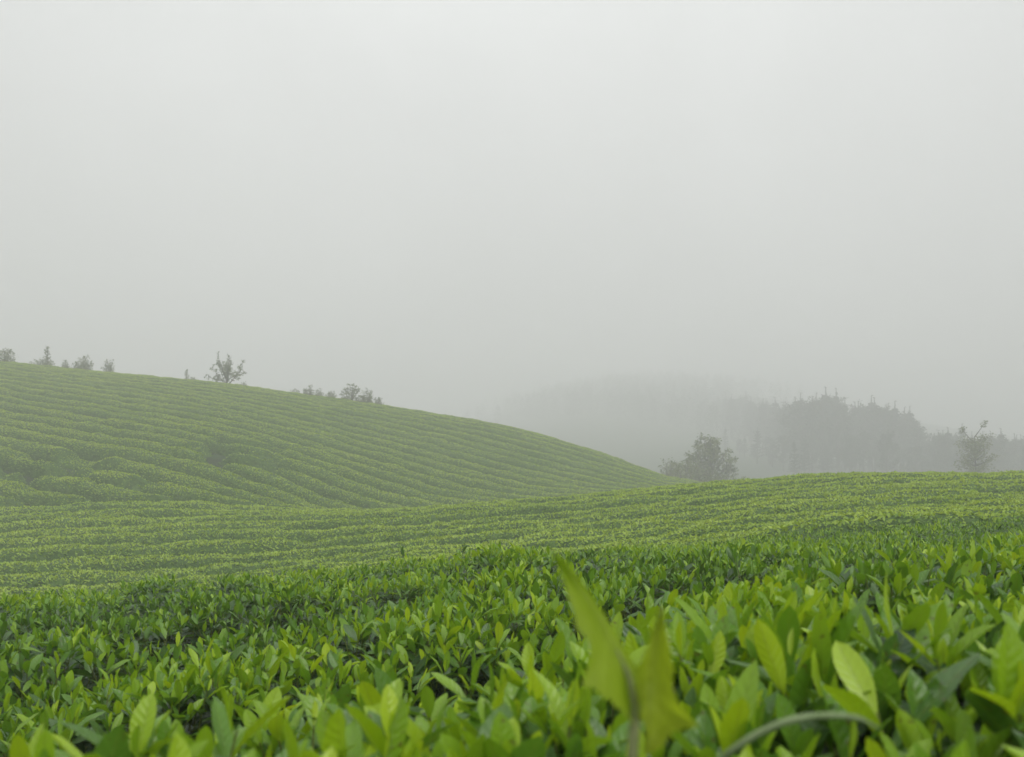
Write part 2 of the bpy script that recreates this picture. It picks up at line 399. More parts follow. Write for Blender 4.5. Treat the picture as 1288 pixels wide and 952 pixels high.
# ------------------------------------------------------------------ tea rows of the valley field and the hill
HOLES = [(92, 572, 2.3, 1.5, .5), (108, 582, 1.6, 1.0, .9), (20, 594, 3.2, 1.0, .8), (-40, 590, 2.4, 1.3, .8), (288, 563, 2.6, 1.3, .9), (318, 577, 2.4, .9, .9), (280, 574, 1.3, 1.6, .7), (312, 556, 2., .9, .6), (160, 603, 1.4, .7, .6)]
holes = []
for u, py, rx, ry, s in HOLES:
    ys = np.arange(32, 66, .2); xs = (u - U0) / F * ys
    e = Y0 - F * Z(xs, ys) / ys
    i = int(np.argmin(np.abs(e - py))); holes.append((xs[i], ys[i], rx, ry, s))
def hole(x, y):
    m = np.zeros_like(x)
    for hx, hy, rx, ry, s in holes:
        d = ((x - hx - .4 * (y - hy)) / (.85 * rx)) ** 2 + ((y - hy) / (.7 * ry)) ** 2 + .5 * vnoise(x * 1.2, y * 1.2, 77)
        m = np.maximum(m, s * np.clip(1.5 - d, 0, 1))
    return m

ORD = 'first second third fourth fifth sixth seventh eighth ninth tenth eleventh twelfth thirteenth fourteenth fifteenth sixteenth seventeenth eighteenth nineteenth twentieth twenty-first twenty-second twenty-third twenty-fourth twenty-fifth twenty-sixth twenty-seventh twenty-eighth twenty-ninth thirtieth thirty-first thirty-second thirty-third'.split()

def tea_row(k, ycurve, x0, x1, width, step, dens, size, label, group, seed, H=.72, fold=None, m0=None):
    if not callable(width): wv = width; width = lambda x: x * 0 + wv
    xs = np.arange(x0, x1, step)
    vs = np.linspace(-1, 1, 15)
    yc = ycurve(xs); sl = np.gradient(yc, xs); sq = np.sqrt(1 + sl ** 2)
    wd = width(xs) * (1 + .10 * vnoise(xs * .5, xs * 0 + seed, seed + 1))
    PX = xs[:, None] - (sl / sq)[:, None] * vs[None] * wd[:, None] / 2
    PY = yc[:, None] + (1 / sq)[:, None] * vs[None] * wd[:, None] / 2
    def surf(px, py, v):
        h = hole(px, py)
        cut = np.clip(1 - (py - fold(px)) / .45, 0, 1) if fold else 0
        return Z(px.ravel(), py.ravel()).reshape(px.shape) - .70 * H / .72 * np.abs(v) ** 4.0 + .07 * vnoise(px * .9, py * .9, 41) + .05 * vnoise(px * 3.1, py * 3.1, 42) * (1 - .5 * np.abs(v)) - .78 * h * (H / .72) - .6 * cut
    zz = surf(PX, PY, vs[None] * np.ones_like(PX)) - .05 + .04 * rng.random(PX.shape)
    mb = MB()
    V = np.stack([PX, PY, zz], -1); nx_, nc_ = PX.shape
    kk = np.arange(nx_ - 1)[:, None] * nc_ + np.arange(nc_ - 1)[None]
    q4 = np.stack([kk, kk + nc_, kk + nc_ + 1, kk + 1], -1).reshape(-1, 4)
    if fold:
        cc = V.reshape(-1, 3)[q4].mean(1); q4 = q4[cc[:, 1] > fold(cc[:, 0])]
        used = np.unique(q4); mp = np.full(nx_ * nc_, -1); mp[used] = np.arange(len(used)); mb.add(V.reshape(-1, 3)[used], mp[q4], None, 1)
    else: mb.add(V.reshape(-1, 3), q4, None, 1)
    # leaf sprays over the surface
    nl = int((x1 - x0) * float(wd.mean()) * 1.25 * dens * float(sq.mean()))
    lx = x0 + (x1 - x0) * rng.random(nl); lv = rng.random(nl) * 2 - 1
    lv = np.sign(lv) * np.abs(lv) ** .85
    ly = np.interp(lx, xs, yc); ls = np.interp(lx, xs, sl); lq = np.sqrt(1 + ls ** 2); lw = np.interp(lx, xs, wd)
    px = lx - ls / lq * lv * lw / 2; py = ly + lv * lw / 2 / lq
    vis = (np.abs(px) < .98 * py + 3)
    hm = hole(px, py); vis &= rng.random(nl) > hm * .75
    if fold: vis &= py > fold(px)
    px, py, lv, ls, lq, hm = px[vis], py[vis], lv[vis], ls[vis], lq[vis], hm[vis]
    n = len(px)
    pz = surf(px, py, lv)
    dz = -2.8 * np.sign(lv) * np.abs(lv) ** 3 / (lw[vis] / 2) * (H / .72)
    nr = norm(np.stack([dz * ls / lq, -dz / lq, np.ones(n)], 1)) 
    ang = rng.random(n) * 6.28
    rd = np.stack([np.cos(ang), np.sin(ang), 0 * ang], 1)
    d = norm(rd * (.65 + .5 * rng.random(n))[:, None] + nr * (.35 + .9 * rng.random(n))[:, None])
    nn = nr + rng.normal(0, .25, (n, 3))
    L = size * (.6 + .8 * rng.random(n)); W = L * (.42 + .15 * rng.random(n))
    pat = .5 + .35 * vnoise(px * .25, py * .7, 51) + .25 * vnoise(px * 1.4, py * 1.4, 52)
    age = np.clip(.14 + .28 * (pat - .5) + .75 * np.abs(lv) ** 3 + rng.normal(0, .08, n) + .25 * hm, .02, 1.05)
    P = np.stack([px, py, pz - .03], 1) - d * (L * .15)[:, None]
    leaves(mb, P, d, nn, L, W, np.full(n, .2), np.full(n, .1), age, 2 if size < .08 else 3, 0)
    xm = (x0 + x1) / 2; ym = float(np.interp(xm, xs, yc))
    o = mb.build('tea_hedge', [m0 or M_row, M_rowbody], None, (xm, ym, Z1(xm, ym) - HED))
    tag(o, label, 'hedge', group)
    return o

def wob(seed, amp):
    return lambda xs: amp * vnoise(xs * .16, xs * 0 + seed * 1.37, 61) + amp * .5 * vnoise(xs * .5, xs * 0 + seed * 2.1, 62)
for k in range(12):
    yb = 31.0 - 1.75 * k
    w = wob(k, .16)
    f = lambda xs, yb=yb, w=w: yb + w(xs) - .0016 * (xs + 4) ** 2 * (yb / 30) - .012 * xs
    hw = .98 * yb + 2
    size, dens = ((.095, 250) if yb > 24 else (.085, 300) if yb > 17 else (.075, 380))
    if k == 0: lab = 'tea hedge along the crest of the valley field, in front of the bushes and wood'
    else: lab = '%s tea hedge below the crest of the valley field, behind the near leaves' % ORD[k]
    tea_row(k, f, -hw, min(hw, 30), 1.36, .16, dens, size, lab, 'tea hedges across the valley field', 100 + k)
def fold_line(x): return 31.0 - .0016 * (x + 4) ** 2 * (31 / 30) - .012 * x + 1.15 + .25 * vnoise(x * .3, x * 0, 91)
NH, NL = 22, -9
for k in range(NL, NH + 1):
    w = wob(k + 40, .28)
    def f(xs, k=k, w=w):
        t = .54 - .018 * max(k, 0)
        return 33.6 + 1.78 * k - t * (xs + 20) + w(xs) - .0012 * (xs + 20) ** 2
    width = lambda xs, k=k: .80 * np.clip(1.78 + (.018 if k > 0 else 0.) * (xs + 20), 1.2, 2.5) * (.89 if k < 9 else .95)
    xx = np.arange(-75, 26, .5); yy = f(xx)
    ok = (xx > -.9 * yy - 4) & (xx < .24 * yy + 2) & (yy > fold_line(xx) - .8)
    if ok.sum() < 8: continue
    x0, x1 = float(xx[ok][0]), float(xx[ok][-1])
    i = NH - k
    lab = 'tea hedge at the very top of the left hill, under the skyline trees' if i == 0 else '%s tea hedge down from the top one on the left hill' % ORD[i - 1]
    if k == NL: lab = 'lowest short tea hedge of the left hill, in the corner where it meets the valley field'
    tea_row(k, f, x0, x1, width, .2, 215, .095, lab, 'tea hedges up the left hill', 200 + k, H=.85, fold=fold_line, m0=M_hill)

# ------------------------------------------------------------------ trees and shrubs
def plant_mesh(h, w, kind, seed):
    """returns (wood MB, foliage MB) for a plant with its base at the origin"""
    g = np.random.default_rng(seed)
    wood = MB(); fol = MB()
    tips = []
    def limb(p0, d, L, r0, n=6, bend=.25, up=.2):
        pts = [np.array(p0, float)]; d = np.array(d, float); d /= np.linalg.norm(d)
        for i in range(n):
            d = d + g.normal(0, bend / n ** .5, 3) * .6 + np.array([0, 0, up / n]); d /= np.linalg.norm(d)
            pts.append(pts[-1] + d * L / n)
        pts = np.array(pts); tube(wood, pts, np.linspace(r0, r0 * .25, n + 1), 5)
        return pts
    def cards(cen, rad, n, size, flat=1.0, age=.5):
        p = g.normal(0, 1, (n, 3)); p /= np.maximum(np.linalg.norm(p, axis=1, keepdims=True), 1e-6)
        p = p * (rad * g.random((n, 1)) ** .45); p[:, 2] *= flat; p = p + cen
        d = g.normal(0, 1, (n, 3)); d[:, 2] *= .6; d = norm(d)
        nn = np.array([[0, 0, 1.]]) + g.normal(0, .5, (n, 3))
        L = size * (.6 + .8 * g.random(n))
        leaves(fol, p, d, nn, L, L * .5, L * 0, L * 0, np.clip(age + g.normal(0, .2, n), 0, 1), 3)
    if kind == 'open':        # small open tree, limbs fanning from a short trunk
        tr = limb((0, 0, 0), (.05, 0, 1), h * .36, h * .028, 5, .1)
        for i in range(15):
            a = i * 2.4 + g.normal(0, .3); inc = math.radians(8 + 68 * (i / 15) + g.normal(0, 6))
            d = (math.sin(inc) * math.cos(a), math.sin(inc) * math.sin(a), math.cos(inc))
            L = (h * .64) * math.cos(inc) ** .5 + w * .42 * math.sin(inc)
            L *= .78 + .3 * g.random()
            b = limb(tr[2 + i % 4], d, L, h * .013, 6, .3, .15)
            for t in range(2, 7):
                cards(b[t], h * .045, 10, h * .062, 1., .6)
                if t > 2:
                    s = limb(b[t], g.normal(0, 1, 3) + np.array([0, 0, .4]), h * .13, h * .005, 3)
                    cards(s[-1], h * .045, 12, h * .06, 1., .6); cards(s[-2], h * .03, 5, h * .05, 1., .6)
    elif kind == 'bush':      # dense rounded bush on several stems
        for i in range(13):
            a = i * 2.4; ri = ((i + .5) / 13) ** .5
            top = np.array([math.cos(a) * ri * w * .42, math.sin(a) * ri * w * .42, h * (.93 - .5 * ri ** 2) * (.82 + .25 * g.random())])
            b = limb((math.cos(a) * .03 * w, math.sin(a) * .03 * w, 0), top, np.linalg.norm(top) * .9, h * .02, 5, .15)
            for t in (2, 3, 4, 5):
                cards(b[t], min(h, w) * (.14 + .06 * g.random()), 34, min(h, w) * .065, .8, .2 + .5 * g.random())
            for _ in range(2):
                s = limb(b[-1], g.normal(0, .7, 3) + np.array([0, 0, .7]), h * .15, h * .006, 3); cards(s[-1], h * .05, 10, h * .06)
    elif kind == 'layered':   # tree with flat foliage tiers
        tr = limb((0, 0, 0), (.08, 0, 1), h * .95, h * .03, 8, .12)
        for i in range(16):
            t = 2 + (i % 7); a = i * 2.4
            b = limb(tr[t], (math.cos(a), math.sin(a), .22), w * .48 * (1.08 - .085 * t) * (.7 + .5 * g.random()), h * .012, 5, .2, .1)
            for q in (2, 3, 4, 5): cards(b[q] + np.array([0, 0, .02 * h]), h * .085, 26, h * .06, .4, .5)
        cards(tr[-1], h * .08, 40, h * .06, .7)
    elif kind == 'sapling':   # narrow upright sapling
        tr = limb((0, 0, 0), (0, 0, 1), h, h * .02, 7, .06)
        for i in range(18):
            t = 1 + i % 7; a = i * 2.4
            b = limb(tr[t], (math.cos(a), math.sin(a), 1.1), w * .5 * (1.15 - .12 * t), h * .008, 3, .2)
            for q in (1, 2, 3): cards(b[q], h * .04, 9, h * .055)
        cards(tr[-1], h * .04, 14, h * .05); cards(tr[-2], h * .05, 14, h * .05)
    elif kind == 'spindly':   # tall thin tree, bent top, sparse clumps
        tr = limb((0, 0, 0), (-.04, 0, 1), h * .80, h * .016, 10, .08)
        b1 = limb(tr[-1], (.9, .1, 1.), h * .25, h * .008, 5, .3, .3); cards(b1[-1], h * .035, 40, h * .035); cards(b1[-2], h * .03, 20, h * .03)
        b2 = limb(tr[-2], (-.9, .1, .7), h * .24, h * .008, 5, .3, .1); cards(b2[-1], h * .05, 50, h * .035)
        for i in range(44):
            t = 1 + i % 9; a = i * 2.4
            b = limb(tr[t], (math.cos(a), math.sin(a), .35), w * .5 * (1.1 - .05 * t) * (.5 + .6 * g.random()), h * .006, 4, .3)
            for q in (1, 2, 3, 4): cards(b[q], h * .055, 20, h * .032, 1., .3)
    elif kind == 'round':     # big leafy round tree, foliage to the ground
        tr = limb((0, 0, 0), (.04, 0, 1), h * .8, h * .035, 8, .1)
        for i in range(46):
            t = 1 + i % 8; a = i * 2.4
            e = 1.12 - .085 * t
            b = limb(tr[t], (math.cos(a), math.sin(a), .1 + .10 * t), w * .5 * e * (.75 + .35 * g.random()), h * .012, 5, .25, .1)
            for q in (2, 3, 4, 5): cards(b[q], h * (.055 + .03 * g.random()), 34, h * .042, .6, .35 + .4 * g.random())
        cards(tr[-1], h * .07, 60, h * .04, 1.)
    elif kind == 'clump':     # full leafy crown down to the ground
        tr = limb((0, 0, 0), (.04, 0, 1), h * .8, h * .03, 8, .1)
        for i in range(int(58 if h < 4 else 92)):
            p = g.normal(0, 1, 3); p /= np.linalg.norm(p); p *= (.45 + .55 * g.random() ** .5)
            e = np.array([p[0] * w * .46 * (1.08 - .35 * max(p[2], 0)), p[1] * w * .46, h * (.50 + .44 * p[2])])
            t0 = tr[int(np.clip(e[2] / h * 8 - 2, 0, 7))]
            b = limb(t0, e - t0, np.linalg.norm(e - t0), h * .008, 4, .15, .0)
            cards(e, h * (.055 + .03 * g.random()), 42, h * .04, .6, .2 + .5 * g.random()); cards(b[-2], h * .05, 18, h * .04, .7, .5)
    elif kind == 'broadleaf':  # tree of the far wood
        tr = limb((0, 0, 0), (.03, 0, 1), h * .86, h * .022, 8, .08)
        for i in range(26):
            t = 2 + i % 7; a = i * 2.4
            e = math.sin(PI * min(1, .25 + .75 * (t - 1) / 8)) ** .6
            b = limb(tr[t], (math.cos(a), math.sin(a), .55), w * .5 * e * (.7 + .45 * g.random()), h * .009, 5, .25, .3)
            for q in (2, 3, 4, 5): cards(b[q], h * (.045 + .025 * g.random()), 26, h * .04, .8, .5)
        for q in (-1, -2): cards(tr[q], h * .04, 30, h * .035)
        for _ in range(11):
            s = limb(tr[-1 - _ % 3], g.normal(0, .6, 3) + np.array([0, 0, .9]), h * (.09 + .12 * g.random()), h * .005, 3); cards(s[-1], h * .018, 9, h * .028); cards(s[-2], h * .028, 16, h * .03); cards(s[1], h * .03, 16, h * .03)
    elif kind == 'conifer':   # pointed tree of the far wood
        tr = limb((0, 0, 0), (0, 0, 1), h, h * .02, 12, .03)
        for i in range(60):
            t = 2 + i % 9; a = i * 2.4
            L = w * .5 * (1.08 - .088 * t) * (.7 + .5 * g.random())
            b = limb(tr[t] + np.array([0, 0, g.random() * h * .05]), (math.cos(a), math.sin(a), .15), L, h * .006, 4, .2, .1)
            for q in (1, 2, 3, 4): cards(b[q], h * .03 * (1.15 - t / 12), 13, h * .03, .6, .6)
        cards(tr[-1], h * .01, 5, h * .025); cards(tr[-2], h * .014, 9, h * .025); cards(tr[-3], h * .018, 12, h * .028)
    return wood, fol

def plant(name, u, y, top, wpx, kind, seed, label, cat, group=None, mat=None, parts=('trunk', 'crown')):
    x = (u - U0) / F * y
    zb = Z1(x, y) - HED
    h = (Y0 - top) / F * y - zb; w = wpx / F * y
    wood, fol = plant_mesh(h, w, kind, seed)
    root = empty(name, (x, y, zb - .03), random.random() * .4)
    tag(root, label, cat, group)
    wood.build(parts[0], [M_bark], root); fol.build(parts[1], [mat or M_tree], root)
    return root
SK = 'shrubs and trees on the hill skyline'
SP = ('stems', 'foliage')
plant('shrub', 6, 72.6, 435, 34, 'bush', 1, 'dark rounded shrub at the left edge of the hill skyline', 'shrub', SK, parts=SP)
plant('sapling', 60, 72.8, 438, 15, 'sapling', 2, 'thin pointed sapling rising out of a low shrub on the skyline', 'sapling', SK)
plant('shrub', 55, 72.4, 447, 34, 'bush', 3, 'low ragged shrub around the foot of the thin pointed sapling', 'shrub', SK, parts=SP)
plant('shrub', 82, 73, 452, 14, 'bush', 4, 'tiny low shrub between the pointed sapling and the round bush', 'shrub', SK, parts=SP)
plant('shrub', 105, 72.8, 446, 30, 'bush', 5, 'round leafy bush on the skyline, widest of the left group', 'shrub', SK, parts=SP)
plant('shrub', 137, 72.7, 450, 15, 'bush', 6, 'small upright bush standing alone right of the round leafy bush', 'shrub', SK, parts=SP)
plant('sapling', 235, 72.5, 466, 13, 'sapling', 7, 'small pointed sapling on the skyline left of the open branching tree', 'sapling', SK)
plant('shrub', 243, 72.4, 472, 14, 'bush', 8, 'tiny low shrub beside the small sapling near the open tree', 'shrub', SK, parts=SP)
plant('small_tree', 285, 72.6, 453, 46, 'open', 9, 'open branching tree alone on the hill skyline, tallest there', 'tree', SK)
plant('shrub', 306, 72.5, 479, 14, 'bush', 10, 'tiny low shrub at the right foot of the open branching tree', 'shrub', SK, parts=SP)
plant('shrub', 371, 72, 486, 15, 'bush', 11, 'low flat shrub, first of the string left of the tiered tree', 'shrub', SK, parts=SP)
plant('sapling', 384, 72, 486, 12, 'bush', 12, 'short thin sapling beside the low flat skyline shrub', 'sapling', SK)
plant('sapling', 391, 72, 484, 12, 'bush', 13, 'short thin sapling, tallest of the string on the skyline', 'sapling', SK)
plant('sapling', 401, 72, 488, 14, 'bush', 14, 'short bushy sapling in the string before the tiered tree', 'sapling', SK)
plant('shrub', 416, 71.8, 490, 18, 'bush', 15, 'low shrub just left of the tiered skyline tree', 'shrub', SK, parts=SP)
plant('small_tree', 442, 71.6, 479, 27, 'clump', 16, 'small tree with tiered foliage at the right end of the skyline', 'tree', SK)
plant('shrub', 461, 71.4, 488, 24, 'bush', 17, 'round dark shrub right beside the tiered skyline tree', 'shrub', SK, parts=SP)
plant('shrub', 476, 71.2, 497, 12, 'bush', 18, 'last small shrub on the skyline, right of the round dark one', 'shrub', SK, parts=SP)
CR = 'bushes behind the valley field crest'
plant('round_tree', 893, 92, 539, 66, 'clump', 20, 'big leafy round tree standing at the right foot of the hill', 'tree', CR)
plant('shrub', 858, 84, 569, 60, 'bush', 21, 'spreading shrub leaning out left of the big round tree', 'shrub', CR, parts=SP)
plant('shrub', 842, 90, 573, 22, 'bush', 25, 'small shrub farthest left beside the spreading shrub, over the hill edge', 'shrub', CR, parts=SP)
plant('shrub', 886, 80, 580, 56, 'bush', 22, 'pale low shrub in front of the big round tree', 'shrub', CR, parts=SP)
plant('shrub', 917, 82, 592, 34, 'bush', 23, 'low shrub at the right foot of the big round tree', 'shrub', CR, parts=SP)
plant('shrub', 936, 84, 596, 12, 'bush', 24, 'tiny dark shrub at the right end of the bushes round the big tree', 'shrub', CR, parts=SP)
plant('tall_tree', 1228, 82, 531, 58, 'spindly', 30, 'tall thin sparse tree with bent top branches, near the right edge', 'tree')

def copy_tree(o):
    c = o.copy(); C.objects.link(c)
    for ch in o.children:
        d = ch.copy(); C.objects.link(d); d.parent = c
    return c
protos = []
for i, (h, w, kind) in enumerate([(10, 6.4, 'broadleaf'), (10, 5.2, 'conifer'), (10, 6.8, 'broadleaf'), (10, 4.2, 'conifer'), (10, 6.2, 'broadleaf')]):
    wood, fol = plant_mesh(h, w, kind, 300 + i)
    root = empty('misty_tree'); wood.build('trunk', [M_bark], root); fol.build('crown', [M_pine], root)
    protos.append([root, False])
# outline of the wood: (u, top row)
OUT = np.array([(800, 522), (840, 516), (880, 510), (905, 500), (930, 497), (955, 503), (985, 508), (1010, 501), (1030, 499), (1047, 496), (1065, 503), (1082, 512), (1100, 503), (1118, 512), (1133, 520), (1150, 522), (1160, 540), (1168, 562),
                (1178, 545), (1192, 540), (1206, 541), (1220, 552), (1238, 545), (1250, 552), (1262, 547), (1276, 552), (1292, 540), (1320, 535), (1360, 530)], float)
g = np.random.default_rng(5)
def wood_tree(u, y, top, label, kind=None):
    x = (u - U0) / F * y; zb = Z1(x, y) - HED
    h = (Y0 - top) / F * y - zb
    if h < 3: zb -= 3 - h; h = 3.
    i = int(g.integers(0, 5)) if kind is None else kind; p = protos[i]
    o = p[0] if not p[1] else copy_tree(p[0]); p[1] = True
    o.location = (x, y, zb - .05); o.rotation_euler = (0, 0, g.random() * 6.28)
    s = h / 10; o.scale = (s * (.85 + .35 * g.random()),) * 2 + (s,)
    tag(o, label, 'tree', 'trees of the misty wood')
WL = ['faint grey tree at the misty left end of the far wood', 'grey tree in the tall middle of the far misty wood', 'grey tree at the stepped right shoulder of the far misty wood', 'grey tree in the low wood by the right edge, past the notch']
for u in np.arange(815, 1345, 6.5):
    uu = u + g.normal(0, 2.5); top = np.interp(uu, OUT[:, 0], OUT[:, 1]) + g.normal(4, 3.2)
    y = (188 if u < 1165 else 172) + g.normal(0, 6) + max(0, (1010 - u) * 1.25)
    wood_tree(uu, y, top, WL[0 if u < 985 else 1 if u < 1090 else 2 if u < 1167 else 3])
for u in np.arange(890, 1345, 11.0):        # lower front trees
    uu = u + g.normal(0, 4); top = np.interp(uu, OUT[:, 0], OUT[:, 1]); top = top + (596 - top) * (.35 + .3 * g.random())
    y = (170 if u < 1165 else 158) + g.normal(0, 4) + max(0, (1000 - u) * .7)
    wood_tree(uu, y, top, 'smaller grey tree low along the front of the far misty wood')
for u in np.arange(905, 1345, 10.0):        # pointed trees that stand out of the top
    uu = u + g.normal(0, 4); top = np.interp(uu, OUT[:, 0], OUT[:, 1]) - 2 - 9 * g.random() ** 1.5
    y = (186 if u < 1165 else 170) + g.normal(0, 6) + max(0, (1010 - u) * 1.25)
    wood_tree(uu, y, top, 'slim pointed grey tree rising above the top of the far misty wood', 3)
# the wooded slope that dissolves in the mist: one mass
mb = MB()
gv = np.random.default_rng(9)
for i in range(760):
    u = float(np.clip(gv.normal(800, 95), 560, 1060)); y = 250 + max(960 - u, 0) * .45 + 220 * gv.random()
    x = (u - U0) / F * y; zb = Z1(x, y) - HED; h = 8 + 5 * gv.random(); w = h * .42
    n = 260
    t = gv.random(n); a = gv.random(n) * 6.28; rr = w * .5 * np.sin(PI * (.12 + .86 * t)) ** .7 * gv.random(n) ** .4
    p = np.stack([x + rr * np.cos(a), y + rr * np.sin(a), zb + h * (.08 + .92 * t)], 1)
    d = norm(gv.normal(0, 1, (n, 3))); L = .55 * (.6 + .8 * gv.random(n))
    leaves(mb, p, d, np.array([[0, 0, 1.]]) + gv.normal(0, .5, (n, 3)), L, L * .6, L * 0, L * 0, np.clip(.6 + gv.normal(0, .2, n), 0, 1), 3)
o = mb.build('forest', [M_pine]); tag(o, 'wooded slope dissolving into the mist behind the hill', 'forest', kind='stuff')

# ------------------------------------------------------------------ near weed and grass stem
def px(u, y, d): return np.array([(u - U0) / F * d, d, (Y0 - y) / F * d])
def blade(name, left, spine, right, parent, age, rl, arch):
    """a broad leaf from its two margins and midrib, each a list of 3D points"""
    n = 60
    def rs(P):
        P = np.array(P); s = np.concatenate([[0], np.cumsum(np.linalg.norm(np.diff(P, axis=0), axis=1))]); s /= s[-1]
        t = np.linspace(0, 1, n); return np.stack([np.interp(t, s, P[:, i]) for i in range(3)], 1)
    Lf, Sp, Rt = rs(left), rs(spine), rs(right)
    cols = []; sv = np.linspace(-1, 1, 9); tt = np.linspace(0, 1, n)
    Lf = Sp + (Lf - Sp) * .86
    for s in sv:
        base = Sp + (Lf - Sp) * (-s) if s < 0 else Sp + (Rt - Sp) * s
        b = base.copy(); b += (base - Sp) * (.11 * (((tt * 8.3) % 1) - .5) * np.minimum(1, 6 * tt) * abs(s))[:, None]; b[:, 1] += arch * np.sin(PI * abs(s)) + .0012 * np.sin(np.linspace(0, 17, n)) * abs(s)
        cols.append(b)
    V = np.stack(cols, 1); kk = np.arange(n - 1)[:, None] * 9 + np.arange(8)[None]
    f = np.stack([kk, kk + 1, kk + 10, kk + 9], -1)
    a = np.zeros((n, 9, 4)); a[..., 0] = np.linspace(0, 1, n)[:, None]; a[..., 1] = sv[None]; a[..., 2] = .5; a[..., 3] = age
    mb = MB(); mb.add(V.reshape(-1, 3), f.reshape(-1, 4), a.reshape(-1, 4))
    o = mb.build(name, [M_weed], parent, rl)
    return o
d0 = .37
wr = px(793, 1000, d0); wr[2] = -.9
weed = empty('weed', tuple(wr)); tag(weed, 'tall blurred weed with two broad pointed leaves standing above the nearest tea hedge', 'weed')
blade('leaf', [px(690, 690, d0 - .012), px(700, 708, d0 - .014), px(709, 737, d0 - .02), px(719, 774, d0 - .026), px(722, 792, d0 - .028), px(741, 820, d0 - .024), px(740, 836, d0 - .028), px(726, 868, d0 - .036), px(750, 880, d0 - .03), px(772, 893, d0 - .015), px(800, 915, d0)],
      [px(690, 690, d0 - .012), px(707, 706, d0 - .008), px(729, 737, d0 - .004), px(754, 777, d0), px(774, 817, d0 + .002), px(791, 852, d0 + .003), px(801, 888, d0 + .002), px(802, 915, d0)],
      [px(690, 690, d0 - .012), px(712, 706, d0 + .004), px(737, 738, d0 + .012), px(764, 778, d0 + .022), px(786, 815, d0 + .026), px(803, 845, d0 + .024), px(811, 880, d0 + .014), px(804, 915, d0)], weed, .45, wr, .008)
blade('leaf', [px(834, 764, d0 + .02), px(822, 790, d0 + .012), px(812, 814, d0 + .006), px(797, 844, d0 - .004), px(800, 880, d0 - .006), px(802, 900, d0 - .006), px(818, 925, d0), px(812, 950, d0)],
      [px(834, 764, d0 + .02), px(829, 790, d0 + .02), px(823, 822, d0 + .02), px(818, 860, d0 + .018), px(816, 900, d0 + .012), px(812, 950, d0 + .002)],
      [px(834, 764, d0 + .02), px(840, 800, d0 + .012), px(846, 840, d0 + .006), px(847, 868, d0 + .002), px(858, 893, d0 - .006), px(879, 911, d0 - .01), px(846, 922, d0), px(838, 935, d0), px(814, 950, d0)], weed, .2, wr, .007)
mb = MB()
tube(mb, [px(774, 817, d0 + .004), px(791, 851, d0 + .003), px(799, 888, d0 + .002), px(797, 930, d0), px(794, 975, d0), (wr[0], wr[1], -.35), wr], [.0009, .0016, .0024, .0028, .003, .0034, .004], 8)
mb.build('stem', [M_weedstem], weed, wr)
d1 = .42
gp = [px(880, 985, d1 + .03), px(915, 948, d1), px(945, 927, d1 - .005), px(985, 908, d1 - .01), px(1020, 901, d1 - .01), px(1055, 900, d1 - .005), px(1082, 904, d1), px(1104, 916, d1 + .01)]
gr_ = np.array([px(860, 1040, d1 + .04)]); gr_[0, 2] = -.9
pts = np.concatenate([gr_, np.array(gp)])
ts = np.linspace(0, len(pts) - 1, 60); pp = np.stack([np.interp(ts, np.arange(len(pts)), pts[:, i]) for i in range(3)], 1)
for _ in range(6): pp[1:-1] = (pp[:-2] + 2 * pp[1:-1] + pp[2:]) / 4
mb = MB(); tube(mb, pp, np.interp(ts, [0, 5, 7, len(pts) - 1], [.0019, .0020, .0016, .0008]), 8)
o = mb.build('grass_stem', [M_grass], None, tuple(gr_[0])); tag(o, 'pale arched grass stem bending over the nearest leaves at lower right', 'grass stem')

# a few taller shoots that stand out of the hedges
def tall_shoot(u, y, top, wid, lean, age, label, nl=3):
    x = (u - U0) / F * y; zt = (Y0 - top) / F * y; zb = Z1(x, y) - .1
    root = empty('tea_shoot', (x, y, zb)); tag(root, label, 'tea shoot')
    H = zt - zb; rl = np.array((x, y, zb))
    ax = np.array([lean, 0, 1.]); ax /= np.linalg.norm(ax)
    L0 = wid
    s1 = rl + ax * (H - L0 * .9)
    mb = MB(); tube(mb, np.linspace(rl, s1, 5), np.linspace(.0022, .0013, 5), 6); mb.build('stem', [M_twig], root, rl)
    for j in range(nl):
        a = (0.3 if lean >= 0 else 2.9) + j * 2.5; inc = math.radians((4, 24, 38, 55)[j])
        hd = np.array([math.cos(a), math.sin(a) * .6, 0]); d = hd * math.sin(inc) + ax * math.cos(inc); nn = -hd * math.cos(inc) + ax * math.sin(inc)
        mb = MB(); one = np.ones(1)
        leaves(mb, (s1 - ax * .012 * j)[None], d[None], nn[None], one * L0 * (1, .95, 1., 1.)[j], one * L0 * (.26, .36, .4, .42)[j], one * .6, one * .05, one * (age + .1 * j), 0)
        mb.build('leaf', [M_tea], root, rl)
tall_shoot(520, 4.6, 682, .055, -.35, .55, 'slanting dark shoot sticking up from the hedge crest, left of the forked one')
tall_shoot(577, 4.5, 679, .05, .15, .6, 'dark forked shoot sticking up from the hedge crest near the middle')
tall_shoot(1194, 2.1, 688, .085, .0, .02, 'bright yellow upright shoot standing alone near the right edge')
tall_shoot(938, 3.0, 676, .085, -.3, .45, 'green shoot leaning left on the hedge crest right of the weed')
tall_shoot(1110, .85, 742, .085, -.55, .22, 'large pointed leaf shoot leaning left in the near hedge at right')
tall_shoot(935, 1.0, 738, .07, -.05, .12, 'slim pointed bright shoot right of the weed, tip upward')
tall_shoot(1165, .85, 758, .075, .30, .3, 'long pale leaf shoot leaning right in the near hedge')

